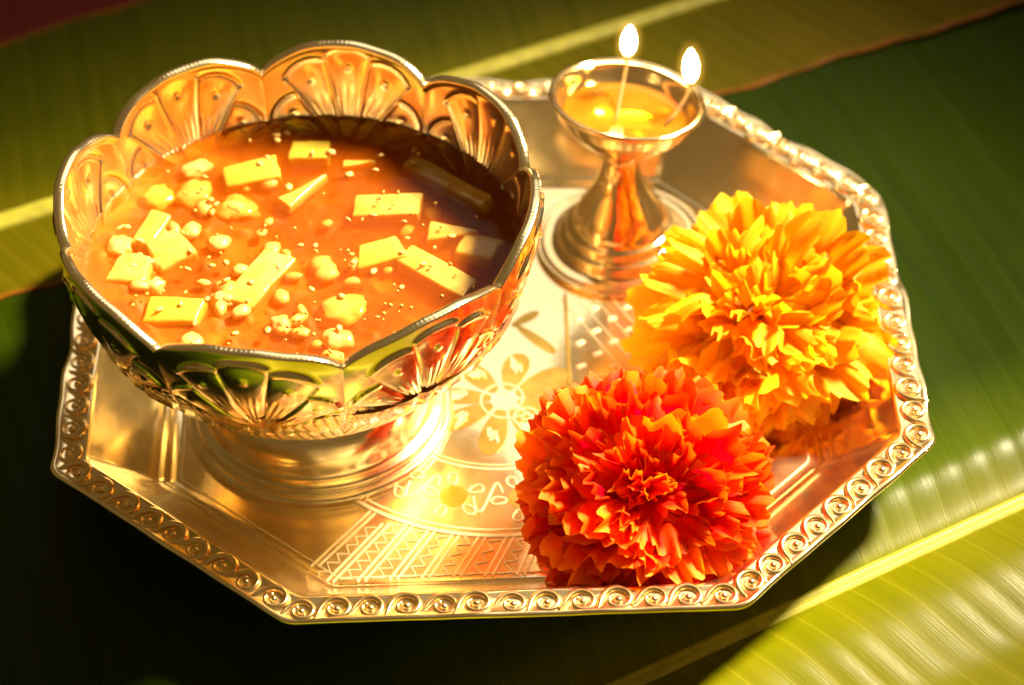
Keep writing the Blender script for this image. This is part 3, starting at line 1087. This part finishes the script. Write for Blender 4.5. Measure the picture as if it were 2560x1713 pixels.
w = NT('lamp_oil')
w.t.nodes.remove(w.b)
gl = w.n('ShaderNodeBsdfGlossy'); gl.inputs['Roughness'].default_value = 0.03
tp = w.n('ShaderNodeBsdfTransparent')
on = w.noise(60, 3)
orr = w.ramp(on.outputs[0], [(0.3, (0.98, 0.66, 0.10)), (0.7, (1.0, 0.78, 0.20))])
w.l(orr.outputs[0], tp.inputs[0])
fr = w.n('ShaderNodeFresnel'); fr.inputs[0].default_value = 1.47
mx = w.n('ShaderNodeMixShader')
df = w.n('ShaderNodeBsdfDiffuse')
orr2 = w.ramp(on.outputs[0], [(0.3, (0.90, 0.42, 0.02)), (0.7, (0.95, 0.58, 0.05))])
w.l(orr2.outputs[0], df.inputs[0])
mb = w.n('ShaderNodeMixShader'); mb.inputs[0].default_value = 0.14
w.l(tp.outputs[0], mb.inputs[1]); w.l(df.outputs[0], mb.inputs[2])
w.l(fr.outputs[0], mx.inputs[0]); w.l(mb.outputs[0], mx.inputs[1]); w.l(gl.outputs[0], mx.inputs[2])
w.l(mx.outputs[0], w.out.inputs[0])
M_OIL = w.m
ov = [(0.0, 1.40), (1.0, 1.405), (1.8, 1.41), (2.2, 1.43), (2.30, 1.48)]
v, f = lathe(ov, 80)
# the oil lies level inside the tilted cup, so it is turned back
oil = obj('lamp_oil', mesh_np('lamp_oil', v, f[:, ::-1], M_OIL), cup)
oil.rotation_euler = (0, 0, 0)

M_WICK = simple('cotton_wick', (0.30, 0.17, 0.05), 0.9).m
M_CHAR = simple('charred_wick', (0.05, 0.02, 0.01), 0.9).m


def flame_mesh(h, r_, mat):
    pr = []
    for i in range(17):
        t = i / 16
        q = math.sin(math.pi * t ** 0.86) ** 0.72 if 0 < t < 1 else 0.0
        pr.append((max(0.001, r_ * q), h * t))
    v, f = lathe(pr, 24)
    v = v.copy()
    return v, f


w = NT('flame_light')
em = w.n('ShaderNodeEmission')
em.inputs[0].default_value = (1.0, 0.80, 0.40, 1)
tcf = w.n('ShaderNodeTexCoord'); spf = w.n('ShaderNodeSeparateXYZ')
w.l(tcf.outputs['Generated'], spf.inputs[0])
fcol = w.ramp(spf.outputs[2], [(0.0, (0.9, 0.22, 0.03)), (0.14, (1.0, 0.50, 0.10)), (0.30, (1.0, 0.80, 0.42)), (1.0, (1.0, 0.74, 0.30))])
w.l(fcol.outputs[0], em.inputs[0])
w.l(w.maprange(spf.outputs[2], 0.0, 0.28, 1.5, 75.0), em.inputs[1])
w.t.nodes.remove(w.b)
w.l(em.outputs[0], w.out.inputs[0])
M_FLAME = w.m
w = NT('flame_halo')  # lens bloom around each flame, built as a glowing volume
w.t.nodes.remove(w.b)
tc = w.n('ShaderNodeTexCoord')
mp = w.n('ShaderNodeMapping')
mp.inputs['Location'].default_value = (-1, -1, -1)
mp.inputs['Scale'].default_value = (2, 2, 2)
w.l(tc.outputs['Generated'], mp.inputs[0])
gr = w.n('ShaderNodeTexGradient', gradient_type='SPHERICAL')
w.l(mp.outputs[0], gr.inputs[0])
pw = w.n('ShaderNodeMath', operation='POWER'); pw.inputs[1].default_value = 1.6
w.l(gr.outputs[0], pw.inputs[0])
ml = w.n('ShaderNodeMath', operation='MULTIPLY'); ml.inputs[1].default_value = 260.0
w.l(pw.outputs[0], ml.inputs[0])
em = w.n('ShaderNodeEmission'); em.inputs[0].default_value = (1.0, 0.52, 0.06, 1)
w.l(ml.outputs[0], em.inputs[1])
w.l(em.outputs[0], w.out.inputs['Volume'])
M_HALO = w.m


def add_wick(path, flame_at, h, r_, lean):
    v, f = tube(path, 0.065, 8)
    wk = obj('wick', mesh_py('wick', [(a - LX, b - LY, c - ZB) for a, b, c in v], f, M_WICK), lamp)
    e = Vector(path[-1])
    v, f = tube([e - Vector((0, 0, .05)), e + Vector((0, 0, .12)), Vector(flame_at) + Vector((0, 0, .25))], [0.095, 0.08, 0.05], 8)
    obj('charred_tip', mesh_py('charred_tip', [(a - LX, b - LY, c - ZB) for a, b, c in v], f, M_CHAR), wk)
    v, f = flame_mesh(h, r_, M_FLAME)
    fl = obj('flame', mesh_np('flame', v, f, M_FLAME), lamp, (flame_at[0] - LX, flame_at[1] - LY, flame_at[2] - ZB))
    fl.rotation_euler = lean
    m = bpy.data.meshes.new('halo')
    b_ = bmesh.new(); bmesh.ops.create_uvsphere(b_, u_segments=20, v_segments=14, radius=1.0)
    for q in b_.verts: q.co = Vector((q.co.x * r_ * 2.2, q.co.y * r_ * 2.2, h * 0.45 + q.co.z * h * 0.85)) * CM
    b_.to_mesh(m); b_.free(); m.materials.append(M_HALO)
    for p in m.polygons: p.use_smooth = True
    obj('halo', m, fl)


FL1 = (5.15, 9.25, 7.35)
FL2 = (7.42, 7.85, 7.05)
add_wick([(4.55, 6.6, 6.12), (4.7, 7.4, 6.25), (4.9, 8.3, 6.6), (5.1, 9.05, 7.05), (5.15, 9.25, 7.35)], FL1, 1.5, 0.29, (math.radians(4), math.radians(4), 0))
add_wick([(6.3, 6.6, 6.0), (6.8, 7.1, 6.2), (7.25, 7.6, 6.65), (7.42, 7.85, 7.0)], FL2, 1.62, 0.30, (0, math.radians(-1), 0))

# ------------------------------------------------------------------ marigolds


def petal_mesh(name, mat, seed, bend):
    """unit-long petal: x across, y along, z toward the flower axis; its frilled end rolls back by `bend`"""
    r_ = random.Random(seed)
    nu_, nv_ = 13, 11
    V, UVs = [], []
    p1, p2, p3 = (r_.uniform(0, 6.28) for _ in range(3))
    fq = r_.uniform(3.5, 7.5)
    ruf = r_.uniform(0.022, 0.05)
    lob = r_.uniform(4.5, 7.5)
    cy = cz = 0.0
    for j in range(nv_):
        t = j / (nv_ - 1)
        th = bend * float(smoothstep(0.45, 1.0, t)) - 0.15 * math.sin(math.pi * t)
        if j:
            cy += math.cos(th) / (nv_ - 1)
            cz -= math.sin(th) / (nv_ - 1)
        wd = 0.10 + 0.90 * float(smoothstep(0.0, 0.85, t)) ** 1.1
        for i in range(nu_):
            x = -1 + 2 * i / (nu_ - 1)
            back = (0.13 * x * x + 0.028 * math.cos(x * lob + p1) + 0.016 * math.sin(x * 13 + p2)) * t ** 3
            z = 0.05 * x * x * (1 - t) + ruf * t ** 3 * math.sin(fq * x + p2) + 0.6 * ruf * t ** 6 * math.sin(2.1 * fq * x + p3)
            V.append((x * wd * 0.5, cy - back * math.cos(th) + z * math.sin(th), cz + back * math.sin(th) + z * math.cos(th)))
            UVs.append(((x + 1) / 2, t))
    return mesh_np(name, np.array(V), grid_faces(nu_, nv_), mat, uv=UVs)


def marigold(name, centre, axis, R, N, mat, label, seed, spread=118, squash=0.9, hole=0.45, loose=0.0):
    r_ = random.Random(seed)
    ax = Vector(axis).normalized()
    root = empty(name, (centre[0], centre[1], tray_z(centre[0], centre[1])))
    tag(root, label, 'flower', 'marigold heads on the tray')
    oz = root.location.z / CM
    q = ax.to_track_quat('Z', 'Y')
    C = Vector(centre)
    meshes = [petal_mesh('petal', mat, seed * 50 + k, math.radians(r_.uniform(-10, 105))) for k in range(16)]
    for k in range(N):
        fr_ = (k + 0.5) / N
        th = math.radians(4 + (spread - 4) * fr_ ** 0.62) + r_.uniform(-.05, .05)
        phi = k * 2.39996 + r_.uniform(-.25, .25)
        d = q @ Vector((math.sin(th) * math.cos(phi), math.sin(th) * math.sin(phi), math.cos(th)))
        deg = math.degrees(th)
        reach = R * (0.66 + 0.34 * smoothstep(8, 62, deg)) * r_.uniform(0.88 - loose, 1.04 + loose)
        if deg > 80: reach *= 1 - 0.10 * (deg - 80) / 40
        reach = float(reach) * (1 + (0.10 + loose * 0.5) * mnoise.noise(d * 2.1 + Vector((seed * 3.7, 1.3, 0.4))))
        # receptacle sits low in the head, so that petals fan from it
        b0 = C - ax * (R * 0.42) + d * (R * 0.10)
        tip = C + d * reach * 1.0
        tip = C + (tip - C) - ax * (ax.dot(tip - C)) * (1 - squash)
        # keep the petal out of the tray
        for _ in range(12):
            if tip.z > tray_z(tip.x, tip.y) + 0.45: break
            tip = tip + Vector((0, 0, 0.25)) + (C - tip) * 0.04
        yv = tip - b0
        L = yv.length
        yv.normalize()
        up = ax - yv * ax.dot(yv)
        if up.length < 0.15: up = q @ Vector((-math.cos(phi), -math.sin(phi), 0.0))
        up = (up - yv * up.dot(yv)).normalized()
        xv = yv.cross(up).normalized()
        tw = r_.uniform(-.5, .5) * (1.8 if deg < 40 else 1.0)
        xv2 = xv * math.cos(tw) + up * math.sin(tw)
        zv2 = xv2.cross(yv).normalized()
        wd = (0.90 + 0.85 * float(smoothstep(10, 70, deg))) * r_.uniform(0.85, 1.2) * R / 4.4
        hz = L * 1.08
        m3 = Matrix((xv2 * wd, yv * hz, zv2 * hz)).transposed()
        o = obj('petal', meshes[r_.randrange(16)], root)
        b = b0 - Vector((C.x, C.y, oz))
        o.matrix_local = Matrix.Translation(b * CM) @ m3.to_4x4()
    # dark heart: short florets
    bm = bmesh.new()
    bmesh.ops.create_icosphere(bm, subdivisions=3, radius=0.30 * R)
    for v_ in bm.verts:
        v_.co *= 1 + 0.18 * mnoise.noise(v_.co * 6)
        v_.co = (q @ Vector((v_.co.x, v_.co.y, v_.co.z * 1.1))) + ax * (-0.02 * R)
        v_.co = (v_.co + C - Vector((C.x, C.y, oz))) * CM
    me = bpy.data.meshes.new('heart'); bm.to_mesh(me); bm.free(); me.materials.append(M_CENTRE)
    obj('heart', me, root)
    # green cup underneath
    base_z = 0.0
    b0 = C - ax * (R * 0.35) - Vector((C.x, C.y, oz))
    foot = Vector((b0.x * 0.6 - ax.x * 0.3, b0.y * 0.6 - ax.y * .3, base_z))
    pth = [b0, b0 * 0.7 + foot * 0.3, b0 * 0.3 + foot * 0.7, foot]
    v, f = tube(pth, [1.15, 1.0, 0.6, 0.32], 14)
    obj('calyx', mesh_py('calyx', v, f, M_CALYX), root)
    return root


marigold('marigold', (4.72, -8.80, 2.82), (0.02, -0.62, 0.80), 4.1, 296, M_ORANGE,
         'deep orange marigold head with tight ruffled petals at front of tray', 3)
marigold('marigold', (9.35, -0.60, 2.95), (-0.20, -0.50, 0.84), 4.0, 285, M_YELLOW,
         'golden yellow marigold head with loose open petals beside the oil lamp', 5, loose=0.14)
